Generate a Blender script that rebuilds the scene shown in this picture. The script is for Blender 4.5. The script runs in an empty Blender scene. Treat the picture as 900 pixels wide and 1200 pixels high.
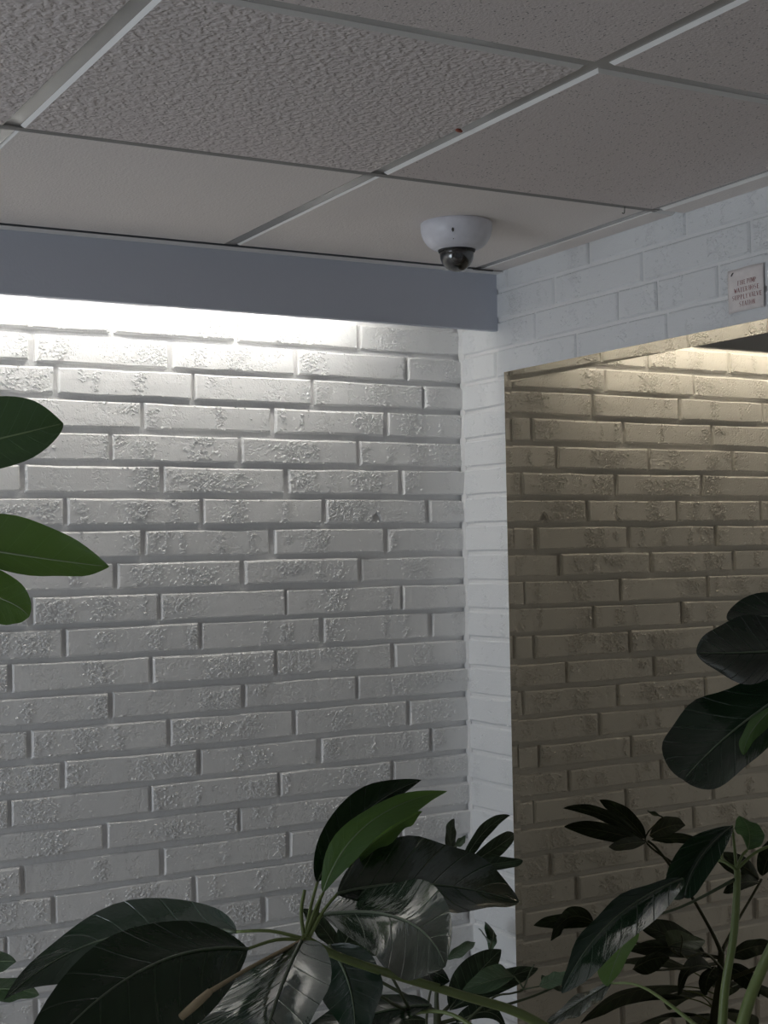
import bpy, bmesh, math, random
from mathutils import Vector, Matrix
CAM = {'loc': (-1.9374, -2.9005, -0.4726), 'right': [0.8614290067617134, -0.507547763346553, -0.018312133448598365], 'down': [-0.0009333184921926363, 0.034474101202842604, -0.9994051557115605], 'fwd': [0.5078771458001631, 0.8609336816899241, 0.029223287044965143], 'f': 1690.6395080852856}
BACK_JOINTS = {0: [-0.8828, -0.5968, -0.2827], 1: [-1.0575, -0.753, -0.4507, -0.1566], 2: [-1.0053, -0.7028, -0.4056, -0.1104], 3: [-0.8164, -0.5104, -0.2128], 4: [-0.8905, -0.5912, -0.29], 5: [-1.0783, -0.7768, -0.4772, -0.1782], 6: [-0.9881, -0.685, -0.3844, -0.1038], 7: [-0.8213, -0.5163, -0.2208], 8: [-0.8847, -0.5895, -0.2917], 9: [-1.0655, -0.7847, -0.4847, -0.1817], 10: [-0.9949, -0.6932, -0.3961, -0.1026], 11: [-1.109, -0.8059, -0.5136, -0.2087], 12: [-0.8976, -0.592, -0.3056], 13: [-1.0721, -0.7672, -0.4703, -0.1676], 14: [-1.0019, -0.7015, -0.4065, -0.1065], 15: [-1.1113, -0.8123, -0.5108, -0.2163], 16: [-0.9106, -0.609, -0.3067], 17: [-1.0879, -0.7888, -0.4873, -0.1941], 18: [-1.023, -0.7176, -0.4177, -0.1084], 19: [-1.1233, -0.8533, -0.5505, -0.2451]}
RIGHT_JOINTS = {-2: [-0.4951, -0.794], -1: [-0.3708, -0.6652, -0.9663], 0: [-0.2989, -0.5858, -0.7073, -0.8791], 1: [-0.4428, -0.733]}
LEAVES = [
    ('LP', [(-1.5968, -1.328, -0.3643), (-1.5255, -1.4055, -0.3468), (-1.4628, -1.443, -0.3304), (-1.5338, -1.4343, -0.3806), (-1.5245, -1.3902, -0.3007)], 'leaf_mid', 0.004, 0.45, None),
    ('LP', [(-1.5969, -1.3252, -0.4439), (-1.5117, -1.4212, -0.4652), (-1.4355, -1.5005, -0.4801), (-1.5129, -1.4489, -0.4853), (-1.5105, -1.4001, -0.4239)], 'leaf_bright', 0.004, 0.45, None),
    ('LP', [(-1.6069, -1.3295, -0.4871), (-1.5444, -1.4238, -0.5038), (-1.5114, -1.4773, -0.5287), (-1.5512, -1.4422, -0.529), (-1.533, -1.4082, -0.4779)], 'leaf_bright', 0.004, 0.45, None),
    ('LP', [(-1.6099, -1.2604, -0.4163), (-1.6017, -1.1751, -0.3348), (-1.6022, -1.1312, -0.2509), (-1.5634, -1.1745, -0.3338), (-1.6392, -1.1762, -0.3357)], 'leaf_mid', 0.004, 0.45, None),
    ('LP', [(-1.6495, -1.3284, -0.463), (-1.7257, -1.3987, -0.4873), (-1.7884, -1.4183, -0.5334), (-1.7233, -1.3551, -0.445), (-1.7284, -1.4423, -0.5271)], 'leaf_mid', 0.004, 0.45, None),
    ('CP', [(-1.2776, -1.6411, -0.7919), (-1.2101, -1.6012, -0.7455), (-1.1104, -1.5681, -0.7173), (-1.2061, -1.6327, -0.7438), (-1.2393, -1.6077, -0.7311)], 'leaf_dark', 0.004, 0.45, (-1.3115, -1.6778, -0.8334)),
    ('CP', [(-1.2915, -1.6794, -0.7927), (-1.2551, -1.6912, -0.7353), (-1.1629, -1.7001, -0.7067), (-1.2681, -1.6778, -0.7335), (-1.2462, -1.7197, -0.7343)], 'leaf_bright', 0.004, 0.45, (-1.3154, -1.6872, -0.8308)),
    ('CP', [(-1.2512, -1.6454, -0.7812), (-1.1911, -1.6236, -0.7581), (-1.1415, -1.6187, -0.7407), (-1.1986, -1.6194, -0.7518), (-1.188, -1.637, -0.7615)], 'leaf_bright', 0.008, 0.45, None),
    ('CP', [(-1.2803, -1.6859, -0.7945), (-1.1697, -1.6696, -0.8024), (-1.0552, -1.6663, -0.8365), (-1.1811, -1.7088, -0.8199), (-1.1231, -1.6051, -0.7732)], 'leaf_dark', 0.006, 0.5, (-1.3126, -1.6889, -0.8301)),
    ('CP', [(-1.2875, -1.6693, -0.8162), (-1.2849, -1.7994, -0.7915), (-1.306, -1.9143, -0.8051), (-1.3379, -1.8572, -0.8057), (-1.2381, -1.7404, -0.7763)], 'leaf_gloss', 0.006, 0.45, (-1.3126, -1.6888, -0.8309)),
    ('CP', [(-1.3234, -1.6941, -0.8304), (-1.3806, -1.7643, -0.8482), (-1.456, -1.857, -0.9119), (-1.428, -1.7065, -0.8741), (-1.3639, -1.8211, -0.834)], 'leaf_gloss', 0.006, 0.36, (-1.3147, -1.6876, -0.8308)),
    ('CP', [(-1.3664, -1.6685, -0.8367), (-1.4836, -1.716, -0.824), (-1.6399, -1.8432, -0.8621), (-1.4851, -1.6753, -0.799), (-1.4658, -1.7657, -0.8661)], 'leaf_dark', 0.004, 0.45, (-1.3161, -1.6868, -0.8316)),
    ('CP', [(-1.3669, -1.6454, -0.8258), (-1.4301, -1.5262, -0.8437), (-1.5505, -1.5116, -0.8922), (-1.4078, -1.5112, -0.8161), (-1.4533, -1.5405, -0.8735)], 'leaf_gloss', 0.01, 0.4, (-1.3168, -1.6864, -0.8308)),
    ('CP', [(-1.2541, -1.6178, -0.8619), (-1.2567, -1.6619, -0.8862), (-1.2805, -1.7161, -0.928), (-1.2731, -1.6285, -0.9), (-1.2397, -1.6956, -0.8727)], 'leaf_dark', 0.004, 0.45, None),
    ('CP', [(-1.1736, -1.5715, -0.888), (-1.1703, -1.6432, -0.8862), (-1.1609, -1.6949, -0.8939), (-1.197, -1.6621, -0.8926), (-1.156, -1.6287, -0.8779)], 'leaf_dark', 0.004, 0.45, None),
    ('CP', [(-1.0697, -1.5135, -0.9797), (-1.1416, -1.4942, -0.9835), (-1.2455, -1.4902, -1.0071), (-1.1259, -1.4573, -0.9749), (-1.1615, -1.5285, -0.9938)], 'leaf_dark', 0.004, 0.45, None),
    ('CP', [(-1.5655, -1.2462, -0.9225), (-1.5271, -1.3159, -0.9058), (-1.4996, -1.3789, -0.8946), (-1.5323, -1.3357, -0.9148), (-1.5218, -1.2961, -0.8964)], 'leaf_mid', 0.004, 0.45, None),
    ('CP', [(-1.546, -1.2798, -0.9547), (-1.5112, -1.3242, -0.9356), (-1.4788, -1.39, -0.9301), (-1.5128, -1.3463, -0.9425), (-1.5017, -1.3068, -0.9286)], 'leaf_mid', 0.004, 0.45, None),
    ('RP', [(-0.9496, -1.7995, -0.802), (-1.0262, -1.7881, -0.8314), (-1.0784, -1.7665, -0.9016), (-1.0377, -1.7816, -0.8237), (-1.0451, -1.8431, -0.8325)], 'leaf_gloss', 0.004, 0.45, None),
    ('RP', [(-0.9482, -1.7287, -0.8574), (-0.9765, -1.7344, -0.8817), (-1.0078, -1.7498, -0.9109), (-0.9791, -1.7563, -0.8764), (-0.9803, -1.7086, -0.8922)], 'leaf_bright', 0.003, 0.45, None),
    ('RP', [(-0.8497, -1.7667, -0.7655), (-0.8985, -1.7719, -0.79), (-0.9206, -1.7691, -0.8304), (-0.9395, -1.771, -0.7912), (-0.9118, -1.8058, -0.792)], 'leaf_gloss', 0.003, 0.45, (-0.8602, -1.7823, -0.807)),
    ('RP', [(-0.8503, -1.7889, -0.7868), (-0.856, -1.7978, -0.7662), (-0.8867, -1.8153, -0.7437), (-0.8497, -1.8131, -0.7672), (-0.8753, -1.7981, -0.7631)], 'leaf_mid', 0.004, 0.45, (-0.8602, -1.7823, -0.807)),
    ('RP', [(-0.8281, -1.8021, -0.7819), (-0.8014, -1.8186, -0.7604), (-0.767, -1.839, -0.7566), (-0.8127, -1.8347, -0.7741), (-0.7976, -1.8098, -0.7443)], 'leaf_mid', 0.004, 0.45, (-0.8602, -1.7823, -0.807)),
    ('RP', [(-0.8698, -1.5853, -0.9705), (-0.9253, -1.5987, -0.979), (-0.9841, -1.61, -0.9919), (-0.9178, -1.5799, -0.9793), (-0.9313, -1.6183, -0.9823)], 'leaf_gloss', 0.004, 0.45, None),
    ('RP', [(-0.9308, -1.957, -0.5933), (-1.0214, -1.9486, -0.636), (-1.0861, -1.9557, -0.6712), (-1.0126, -1.8847, -0.6192), (-1.0507, -2.0003, -0.6561)], 'leaf_dark', 0.006, 0.55, (-0.9063, -1.96, -0.5907)),
    ('RP', [(-0.8934, -1.9335, -0.5666), (-0.9419, -1.9048, -0.5712), (-1.0001, -1.8821, -0.5702), (-0.9052, -1.8578, -0.5401), (-0.9924, -1.9438, -0.5943)], 'leaf_dark', 0.005, 0.5, (-0.9063, -1.96, -0.5907)),
    ('RP', [(-0.8519, -1.9122, -0.5456), (-0.8762, -1.8748, -0.5407), (-0.9254, -1.8457, -0.543), (-0.85, -1.8446, -0.5184), (-0.9097, -1.9008, -0.5632)], 'leaf_dark', 0.004, 0.5, (-0.9063, -1.96, -0.5907)),
    ('RP', [(-0.9461, -1.9712, -0.5953), (-1.0106, -1.9787, -0.6191), (-1.0562, -1.9973, -0.648), (-1.0135, -1.9885, -0.624), (-1.0067, -1.9635, -0.6207)], 'leaf_bright', 0.003, 0.45, (-0.9063, -1.96, -0.5907)),
    ('KP', [(-0.2541, -0.3378, -1.1362), (-0.1771, -0.3059, -1.0802), (-0.0768, -0.2708, -1.0553), (-0.1736, -0.2986, -1.0615), (-0.1789, -0.3122, -1.0968)], 'leaf_shade', 0.004, 0.45, None),
    ('KP', [(-0.2541, -0.3376, -1.1401), (-0.1528, -0.3254, -1.1073), (-0.0731, -0.2788, -1.095), (-0.1477, -0.3173, -1.0869), (-0.1496, -0.3287, -1.1275)], 'leaf_shade', 0.004, 0.45, None),
    ('KP', [(-0.2641, -0.332, -1.1363), (-0.245, -0.2875, -1.0902), (-0.205, -0.2419, -1.053), (-0.2619, -0.292, -1.0795), (-0.2281, -0.283, -1.0988)], 'leaf_shade', 0.004, 0.45, None),
    ('KP', [(-0.2726, -0.3373, -1.1287), (-0.3199, -0.3425, -1.1137), (-0.371, -0.3494, -1.1144), (-0.3012, -0.3657, -1.1314), (-0.3402, -0.3203, -1.0936)], 'leaf_shade', 0.004, 0.45, None),
    ('KP', [(-0.2693, -0.3467, -1.1365), (-0.2975, -0.3985, -1.1277), (-0.3331, -0.4543, -1.1305), (-0.2923, -0.4067, -1.1372), (-0.306, -0.3922, -1.1181)], 'leaf_shade', 0.004, 0.45, None),
    ('KP', [(-0.2592, -0.3406, -1.1402), (-0.1928, -0.3597, -1.1332), (-0.1209, -0.3755, -1.1298), (-0.1993, -0.3524, -1.1199), (-0.1698, -0.3807, -1.1423)], 'leaf_shade', 0.004, 0.45, None),
    ('KP', [(-0.3469, -0.4304, -1.3889), (-0.2719, -0.4109, -1.3437), (-0.1877, -0.3857, -1.3064), (-0.299, -0.3928, -1.321), (-0.2484, -0.4198, -1.3572)], 'leaf_shade', 0.004, 0.45, None),
    ('KP', [(-0.3486, -0.4312, -1.3928), (-0.2413, -0.4389, -1.3556), (-0.1238, -0.428, -1.3456), (-0.2549, -0.4242, -1.3421), (-0.2196, -0.4488, -1.3706)], 'leaf_shade', 0.004, 0.45, None),
    ('KP', [(-0.3444, -0.4513, -1.4142), (-0.2771, -0.4585, -1.4017), (-0.2321, -0.465, -1.4525), (-0.3008, -0.4499, -1.3811), (-0.2535, -0.467, -1.4258)], 'leaf_shade', 0.004, 0.45, None),
    ('KP', [(-0.3598, -0.4487, -1.4134), (-0.3238, -0.4617, -1.4311), (-0.3064, -0.4737, -1.4629), (-0.3074, -0.4521, -1.4307), (-0.3435, -0.4733, -1.4315)], 'leaf_shade', 0.004, 0.45, None),
    ('KP', [(-0.3939, -0.4454, -1.4197), (-0.4289, -0.4654, -1.4397), (-0.4441, -0.4961, -1.4844), (-0.4083, -0.4643, -1.4558), (-0.4495, -0.4662, -1.4313)], 'leaf_shade', 0.004, 0.45, None),
    ('KP', [(-0.4094, -0.4436, -1.3995), (-0.4641, -0.4531, -1.3865), (-0.5345, -0.4713, -1.3893), (-0.4528, -0.4691, -1.4043), (-0.482, -0.441, -1.3725)], 'leaf_shade', 0.004, 0.45, None),
    ('KP', [(-0.1454, -0.2906, -1.3202), (-0.1161, -0.2151, -1.3239), (-0.0729, -0.1542, -1.3422), (-0.1223, -0.2076, -1.3107), (-0.1065, -0.2205, -1.3409)], 'leaf_shade', 0.004, 0.45, None),
    ('KP', [(-0.1421, -0.2888, -1.3162), (-0.111, -0.2475, -1.3087), (-0.0889, -0.1975, -1.3706), (-0.1235, -0.2322, -1.2903), (-0.0976, -0.2386, -1.3358)], 'leaf_shade', 0.004, 0.45, None),
    ('KP', [(-0.569, -0.38, -1.2583), (-0.5272, -0.3566, -1.2211), (-0.4749, -0.3263, -1.2038), (-0.5486, -0.3465, -1.2052), (-0.5058, -0.3664, -1.2447)], 'leaf_shade', 0.004, 0.45, None),
    ('KP', [(-0.576, -0.3844, -1.2504), (-0.6065, -0.3808, -1.2024), (-0.6566, -0.3886, -1.1563), (-0.6258, -0.3918, -1.211), (-0.5837, -0.3675, -1.1979)], 'leaf_shade', 0.004, 0.45, None),
    ('KP', [(-0.5543, -0.3944, -1.2618), (-0.4908, -0.4037, -1.2518), (-0.4317, -0.4032, -1.2676), (-0.5087, -0.3916, -1.2365), (-0.4767, -0.4065, -1.2691)], 'leaf_shade', 0.004, 0.45, None),
    ('KP', [(-0.5864, -0.3902, -1.2587), (-0.6265, -0.4137, -1.2636), (-0.67, -0.4385, -1.2908), (-0.6097, -0.4265, -1.279), (-0.6432, -0.4009, -1.2479)], 'leaf_shade', 0.004, 0.45, None),
    ('KP', [(-0.1021, -0.4724, -1.3723), (-0.1353, -0.4926, -1.3528), (-0.17, -0.5132, -1.3499), (-0.125, -0.509, -1.3764), (-0.1487, -0.4776, -1.3438)], 'leaf_shade', 0.004, 0.45, None),
    ('KP', [(-0.21, -0.4635, -1.3417), (-0.2442, -0.4668, -1.337), (-0.3295, -0.4508, -1.3507), (-0.2419, -0.4339, -1.3176), (-0.2735, -0.4719, -1.3583)], 'leaf_shade', 0.004, 0.45, None),
    ('KP', [(-0.1965, -0.5294, -1.3467), (-0.1728, -0.5437, -1.3352), (-0.1433, -0.5617, -1.3204), (-0.1762, -0.5648, -1.3414), (-0.1666, -0.5245, -1.3272)], 'leaf_shade', 0.004, 0.45, None),
    ('KP', [(-0.5196, -0.6921, -1.204), (-0.4873, -0.6883, -1.1931), (-0.4478, -0.677, -1.1877), (-0.4931, -0.708, -1.1969), (-0.4845, -0.6786, -1.1865)], 'leaf_shade', 0.004, 0.45, None),
    ('KP', [(-0.2875, -0.3685, -1.0828), (-0.2657, -0.3583, -1.0764), (-0.2509, -0.3558, -1.066), (-0.2722, -0.3776, -1.0796), (-0.2703, -0.3558, -1.0709)], 'leaf_shade', 0.004, 0.45, None),
    ('KP', [(-0.3342, -0.3761, -1.472), (-0.2158, -0.333, -1.4744), (-0.0974, -0.2899, -1.5367), (-0.2312, -0.2907, -1.4824), (-0.2004, -0.3752, -1.4824)], 'leaf_shade', 0.004, 0.45, (-0.4, -0.4, -1.4933)),
    ('KP', [(-0.355, -0.3464, -1.491), (-0.2819, -0.2592, -1.4996), (-0.2088, -0.1721, -1.5683), (-0.3164, -0.2303, -1.5076), (-0.2474, -0.2882, -1.5076)], 'leaf_shade', 0.004, 0.45, (-0.4, -0.4, -1.5091)),
    ('KP', [(-0.3878, -0.3311, -1.454), (-0.3657, -0.2055, -1.4503), (-0.3436, -0.08, -1.5066), (-0.41, -0.1977, -1.4583), (-0.3214, -0.2133, -1.4583)], 'leaf_shade', 0.004, 0.45, (-0.4, -0.4, -1.4783)),
    ('KP', [(-0.4239, -0.3342, -1.5201), (-0.4602, -0.2347, -1.5385), (-0.4964, -0.1351, -1.6168), (-0.5025, -0.2501, -1.5465), (-0.4179, -0.2193, -1.5465)], 'leaf_shade', 0.004, 0.45, (-0.4, -0.4, -1.5334)),
    ('KP', [(-0.4536, -0.355, -1.4977), (-0.5321, -0.2892, -1.5086), (-0.6106, -0.2233, -1.5795), (-0.561, -0.3236, -1.5166), (-0.5032, -0.2547, -1.5166)], 'leaf_shade', 0.004, 0.45, (-0.4, -0.4, -1.5147)),
    ('KP', [(-0.4676, -0.3819, -1.4961), (-0.5656, -0.3556, -1.5065), (-0.6635, -0.3294, -1.5769), (-0.5772, -0.3991, -1.5145), (-0.5539, -0.3122, -1.5145)], 'leaf_shade', 0.004, 0.45, (-0.4, -0.4, -1.5135)),
    ('KP', [(-0.3704, -0.3366, -1.5133), (-0.3152, -0.2181, -1.5294), (-0.26, -0.0997, -1.6054), (-0.356, -0.1991, -1.5374), (-0.2744, -0.2371, -1.5374)], 'leaf_shade', 0.004, 0.45, (-0.4, -0.4, -1.5277)),
    ('KP', [(-0.4061, -0.3303, -1.5624), (-0.417, -0.2051, -1.5948), (-0.428, -0.08, -1.6873), (-0.4619, -0.2091, -1.6028), (-0.3722, -0.2012, -1.6028)], 'leaf_shade', 0.004, 0.45, (-0.4, -0.4, -1.5686)),
    ('KP', [(-0.4402, -0.3427, -1.5651), (-0.4982, -0.2598, -1.5984), (-0.5562, -0.177, -1.6918), (-0.535, -0.2856, -1.6064), (-0.4613, -0.234, -1.6064)], 'leaf_shade', 0.004, 0.45, (-0.4, -0.4, -1.5709)),
    ('KP', [(-0.3427, -0.3598, -1.5771), (-0.2507, -0.2955, -1.6145), (-0.1588, -0.2311, -1.7119), (-0.2765, -0.2586, -1.6225), (-0.2249, -0.3323, -1.6225)], 'leaf_shade', 0.004, 0.45, (-0.4, -0.4, -1.5809)),
    ('KP', [(-0.4606, -0.365, -1.5538), (-0.5588, -0.3083, -1.5834), (-0.657, -0.2516, -1.673), (-0.5813, -0.3473, -1.5914), (-0.5363, -0.2693, -1.5914)], 'leaf_shade', 0.004, 0.45, (-0.4, -0.4, -1.5615)),
    ('KP', [(-0.3311, -0.3878, -1.5988), (-0.2121, -0.3669, -1.6434), (-0.0931, -0.3459, -1.748), (-0.2199, -0.3225, -1.6514), (-0.2043, -0.4112, -1.6514)], 'leaf_shade', 0.004, 0.45, (-0.4, -0.4, -1.599)),
    ('KP', [(-0.3342, -0.4239, -1.5465), (-0.2161, -0.4669, -1.5736), (-0.0979, -0.5099, -1.6608), (-0.2007, -0.4247, -1.5816), (-0.2315, -0.5092, -1.5816)], 'leaf_shade', 0.004, 0.45, (-0.4, -0.4, -1.5554)),
    ('KP', [(-0.4697, -0.3939, -1.5934), (-0.5838, -0.3839, -1.6361), (-0.6978, -0.3739, -1.7389), (-0.5877, -0.4288, -1.6441), (-0.5799, -0.3391, -1.6441)], 'leaf_shade', 0.004, 0.45, (-0.4, -0.4, -1.5945)),
]
STEMS = [
    ('CP', [(-1.3161, -1.6868, -0.8308), (-1.2852, -1.6928, -0.8501), (-1.2248, -1.6926, -0.8775), (-1.146, -1.6915, -0.9106), (-1.0624, -1.6931, -0.9485), (-0.9697, -1.7105, -1.0201), (-0.9087, -1.7441, -1.0906)], [0.0042, 0.004, 0.0042, 0.0046, 0.005, 0.006, 0.008], 'stem_green', 'petiole'),
    ('CP', [(-1.3138, -1.6823, -0.8329), (-1.3096, -1.668, -0.8117), (-1.3022, -1.6615, -0.7922)], [0.002, 0.0018, 0.0016], 'stem_green', 'petiole'),
    ('CP', [(-1.2936, -1.678, -0.7959), (-1.3038, -1.6829, -0.8175), (-1.3138, -1.6823, -0.8329)], [0.0016, 0.0018, 0.002], 'stem_green', 'petiole'),
    ('CP', [(-1.2264, -1.563, -0.9029), (-1.1664, -1.5391, -0.9382), (-1.0887, -1.502, -0.9879), (-1.0697, -1.5135, -0.9797)], [0.0016, 0.0018, 0.002, 0.002], 'stem_dark', 'petiole'),
    ('CP', [(-1.1736, -1.5715, -0.888), (-1.1309, -1.5369, -0.9373), (-1.0887, -1.502, -0.9879)], [0.0014, 0.0016, 0.002], 'stem_dark', 'petiole'),
    ('CP', [(-1.0887, -1.502, -0.9879), (-1.0601, -1.5423, -0.9843), (-1.0322, -1.6158, -1.0116), (-0.9698, -1.7093, -1.0538)], [0.002, 0.0022, 0.003, 0.004], 'stem_green', 'petiole'),
    ('CP', [(-1.5655, -1.2462, -0.9225), (-1.5987, -1.2718, -0.9614), (-1.5659, -1.3593, -1.0057), (-1.3291, -1.494, -1.1526), (-0.9087, -1.7423, -1.1438)], [0.002, 0.003, 0.004, 0.005, 0.008], 'stem_dark', 'petiole'),
    ('CP', [(-1.546, -1.2798, -0.9547), (-1.5987, -1.2718, -0.9614)], [0.002, 0.003], 'stem_dark', 'petiole'),
    ('CP', [(-1.4816, -1.7861, -0.848), (-1.4719, -1.7921, -0.8384), (-1.4571, -1.7895, -0.8305)], [0.003, 0.0038, 0.003], 'stem_tan', 'dried_stalk'),
    ('CP', [(-1.4571, -1.7895, -0.8305), (-1.3769, -1.7087, -0.8398), (-1.3161, -1.6868, -0.8316)], [0.0022, 0.0018, 0.002], 'stem_tan', 'petiole'),
    ('RP', [(-0.8602, -1.7823, -0.807), (-0.859, -1.7601, -0.7986), (-0.8417, -1.7475, -0.7847), (-0.8211, -1.7369, -0.7732)], [0.002, 0.0016, 0.0014, 0.0014], 'stem_green', 'petiole'),
    ('RP', [(-0.8602, -1.7823, -0.807), (-0.8688, -1.7601, -0.8001), (-0.8878, -1.7307, -0.8226)], [0.002, 0.0016, 0.0014], 'stem_green', 'petiole'),
    ('RP', [(-0.8698, -1.5853, -0.9705), (-0.8592, -1.6381, -0.967), (-0.8561, -1.7549, -1.0008)], [0.0014, 0.0016, 0.003], 'stem_green', 'petiole'),
    ('RP', [(-0.9482, -1.7287, -0.8574), (-0.9084, -1.7526, -0.8441), (-0.861, -1.7815, -0.8167)], [0.0014, 0.0014, 0.002], 'stem_dark', 'petiole'),
    ('RP', [(-0.8602, -1.7823, -0.8061), (-0.8595, -1.7824, -0.8168), (-0.8626, -1.7787, -0.8734), (-0.8703, -1.7723, -0.9274), (-0.8734, -1.7688, -0.9761), (-0.8781, -1.7633, -1.0558)], [0.0034, 0.0036, 0.0042, 0.0046, 0.005, 0.007], 'stem_green', 'stem'),
    ('RP', [(-0.8439, -1.886, -0.7748), (-0.8542, -1.8548, -0.8296), (-0.8638, -1.8238, -0.891), (-0.8634, -1.7993, -0.9366), (-0.8653, -1.7851, -0.9774), (-0.8742, -1.7656, -1.0559)], [0.0035, 0.0045, 0.0055, 0.0062, 0.0066, 0.008], 'stem_green', 'stem'),
    ('RP', [(-0.8439, -1.886, -0.7748), (-0.8605, -1.9257, -0.685), (-0.9063, -1.96, -0.5907)], [0.0035, 0.003, 0.003], 'stem_green', 'petiole'),
    ('KP', [(-0.2625, -0.3426, -1.1383), (-0.286, -0.3556, -1.1642), (-0.3329, -0.392, -1.2488), (-0.3727, -0.424, -1.3405), (-0.3856, -0.4416, -1.3886)], [0.003, 0.003, 0.0035, 0.004, 0.0055], 'stem_dark', 'petiole'),
    ('KP', [(-0.5742, -0.383, -1.2584), (-0.519, -0.3955, -1.3007), (-0.4554, -0.4146, -1.3429), (-0.3856, -0.4416, -1.3886)], [0.003, 0.003, 0.0035, 0.0055], 'stem_dark', 'petiole'),
    ('KP', [(-0.1454, -0.2907, -1.3182), (-0.2223, -0.3461, -1.3638), (-0.3856, -0.4412, -1.4002)], [0.002, 0.0025, 0.0045], 'stem_dark', 'petiole'),
    ('KP', [(-0.1021, -0.4724, -1.3723), (-0.1912, -0.4662, -1.3899), (-0.3856, -0.4408, -1.4118)], [0.002, 0.0025, 0.0045], 'stem_dark', 'petiole'),
    ('KP', [(-0.3856, -0.4417, -1.3847), (-0.3822, -0.4374, -1.4542), (-0.3758, -0.4166, -1.612), (-0.4, -0.44, -1.85), (-0.4, -0.45, -2.04)], [0.007, 0.009, 0.011, 0.013, 0.015], 'stem_dark', 'stem'),
    ('KP', [(-0.21, -0.4635, -1.3417), (-0.2128, -0.4962, -1.3573), (-0.2438, -0.5011, -1.3594), (-0.2922, -0.4956, -1.3644), (-0.3692, -0.4711, -1.4312), (-0.3822, -0.4364, -1.4832)], [0.0016, 0.0018, 0.002, 0.0022, 0.004, 0.006], 'stem_dark', 'petiole'),
    ('KP', [(-0.2128, -0.4962, -1.3573), (-0.2053, -0.5136, -1.3184), (-0.1993, -0.5175, -1.3048)], [0.0016, 0.0014, 0.0012], 'stem_dark', 'petiole'),
    ('KP', [(-0.2172, -0.4935, -1.3589), (-0.1965, -0.5294, -1.3467)], [0.0016, 0.0014], 'stem_dark', 'petiole'),
    ('KP', [(-0.5196, -0.6921, -1.204), (-0.5127, -0.624, -1.277), (-0.4716, -0.54, -1.3853), (-0.3855, -0.4393, -1.4543)], [0.0014, 0.002, 0.003, 0.006], 'stem_dark', 'petiole'),
    ('KP', [(-0.2875, -0.3685, -1.0828), (-0.2803, -0.3127, -1.143), (-0.3096, -0.3687, -1.1881)], [0.0012, 0.002, 0.003], 'stem_dark', 'petiole'),
    ('CP', [(-0.9087, -1.7441, -1.0906), (-0.9164, -1.7372, -1.1614), (-1.08, -1.63, -1.75), (-1.09, -1.62, -2.04)], [0.009, 0.011, 0.013, 0.014], 'stem_brown', 'stem'),
    ('RP', [(-0.8765, -1.7646, -1.0469), (-0.86, -1.78, -1.3), (-0.81, -1.85, -1.8), (-0.8, -1.86, -2.04)], [0.01, 0.012, 0.014, 0.015], 'stem_brown', 'stem'),
    ('LP', [(-1.624, -1.2863, -0.4355), (-1.6619, -1.2467, -0.6004), (-1.72, -1.3, -1.0), (-1.75, -1.28, -1.6), (-1.76, -1.28, -2.04)], [0.004, 0.006, 0.009, 0.012, 0.014], 'stem_green', 'stem'),
    ('LP', [(-1.624, -1.2863, -0.4355), (-1.5968, -1.328, -0.3643)], [0.0035, 0.0022], 'stem_green', 'petiole'),
    ('LP', [(-1.624, -1.2863, -0.4355), (-1.5969, -1.3252, -0.4439)], [0.0035, 0.0022], 'stem_green', 'petiole'),
    ('LP', [(-1.624, -1.2863, -0.4355), (-1.6069, -1.3295, -0.4871)], [0.0035, 0.0022], 'stem_green', 'petiole'),
    ('LP', [(-1.624, -1.2863, -0.4355), (-1.6099, -1.2604, -0.4163)], [0.0035, 0.0022], 'stem_green', 'petiole'),
    ('LP', [(-1.624, -1.2863, -0.4355), (-1.6495, -1.3284, -0.463)], [0.0035, 0.0022], 'stem_green', 'petiole'),
]

random.seed(7)
scene = bpy.context.scene
COL = scene.collection

# ------------------------------------------------------------------ camera
cam_data = bpy.data.cameras.new('camera')
cam = bpy.data.objects.new('camera', cam_data)
COL.objects.link(cam)
rt, dn, fw = Vector(CAM['right']), Vector(CAM['down']), Vector(CAM['fwd'])
m = Matrix((rt, -dn, -fw)).transposed().to_4x4()
m.translation = Vector(CAM['loc'])
cam.matrix_world = m
cam_data.sensor_fit = 'VERTICAL'
cam_data.sensor_height = 24.0
cam_data.lens = CAM['f'] / 1200.0 * 24.0
cam_data.clip_start = 0.02
scene.camera = cam

# ------------------------------------------------------------------ world, daylight, exposure
world = bpy.data.worlds.new('world')
scene.world = world
world.use_nodes = True
bg = world.node_tree.nodes['Background']
bg.inputs['Color'].default_value = (0.88, 0.93, 1.0, 1)
bg.inputs['Strength'].default_value = 0.105

sun_data = bpy.data.lights.new('window_daylight', 'AREA')
sun_data.shape = 'RECTANGLE'
sun_data.size, sun_data.size_y = 2.2, 1.5
sun_data.energy = 43.0
sun_data.color = (0.83, 0.91, 1.0)
sun = bpy.data.objects.new('window_daylight', sun_data)
sun.location = (-4.35, -1.15, -0.95)
sun.rotation_euler = (0, math.radians(-90), 0)
COL.objects.link(sun)

scene.view_settings.view_transform = 'Standard'
scene.view_settings.look = 'None'
scene.view_settings.gamma = 1.0
scene.view_settings.exposure = 0.0
scene.view_settings.use_curve_mapping = False
TUBE_STRENGTH = 23.0

# ------------------------------------------------------------------ helpers
def link(name, mesh, mat=None, parent=None):
    o = bpy.data.objects.new(name, mesh)
    COL.objects.link(o)
    if mat is not None:
        mesh.materials.append(mat)
    if parent is not None:
        o.parent = parent
    return o

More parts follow.
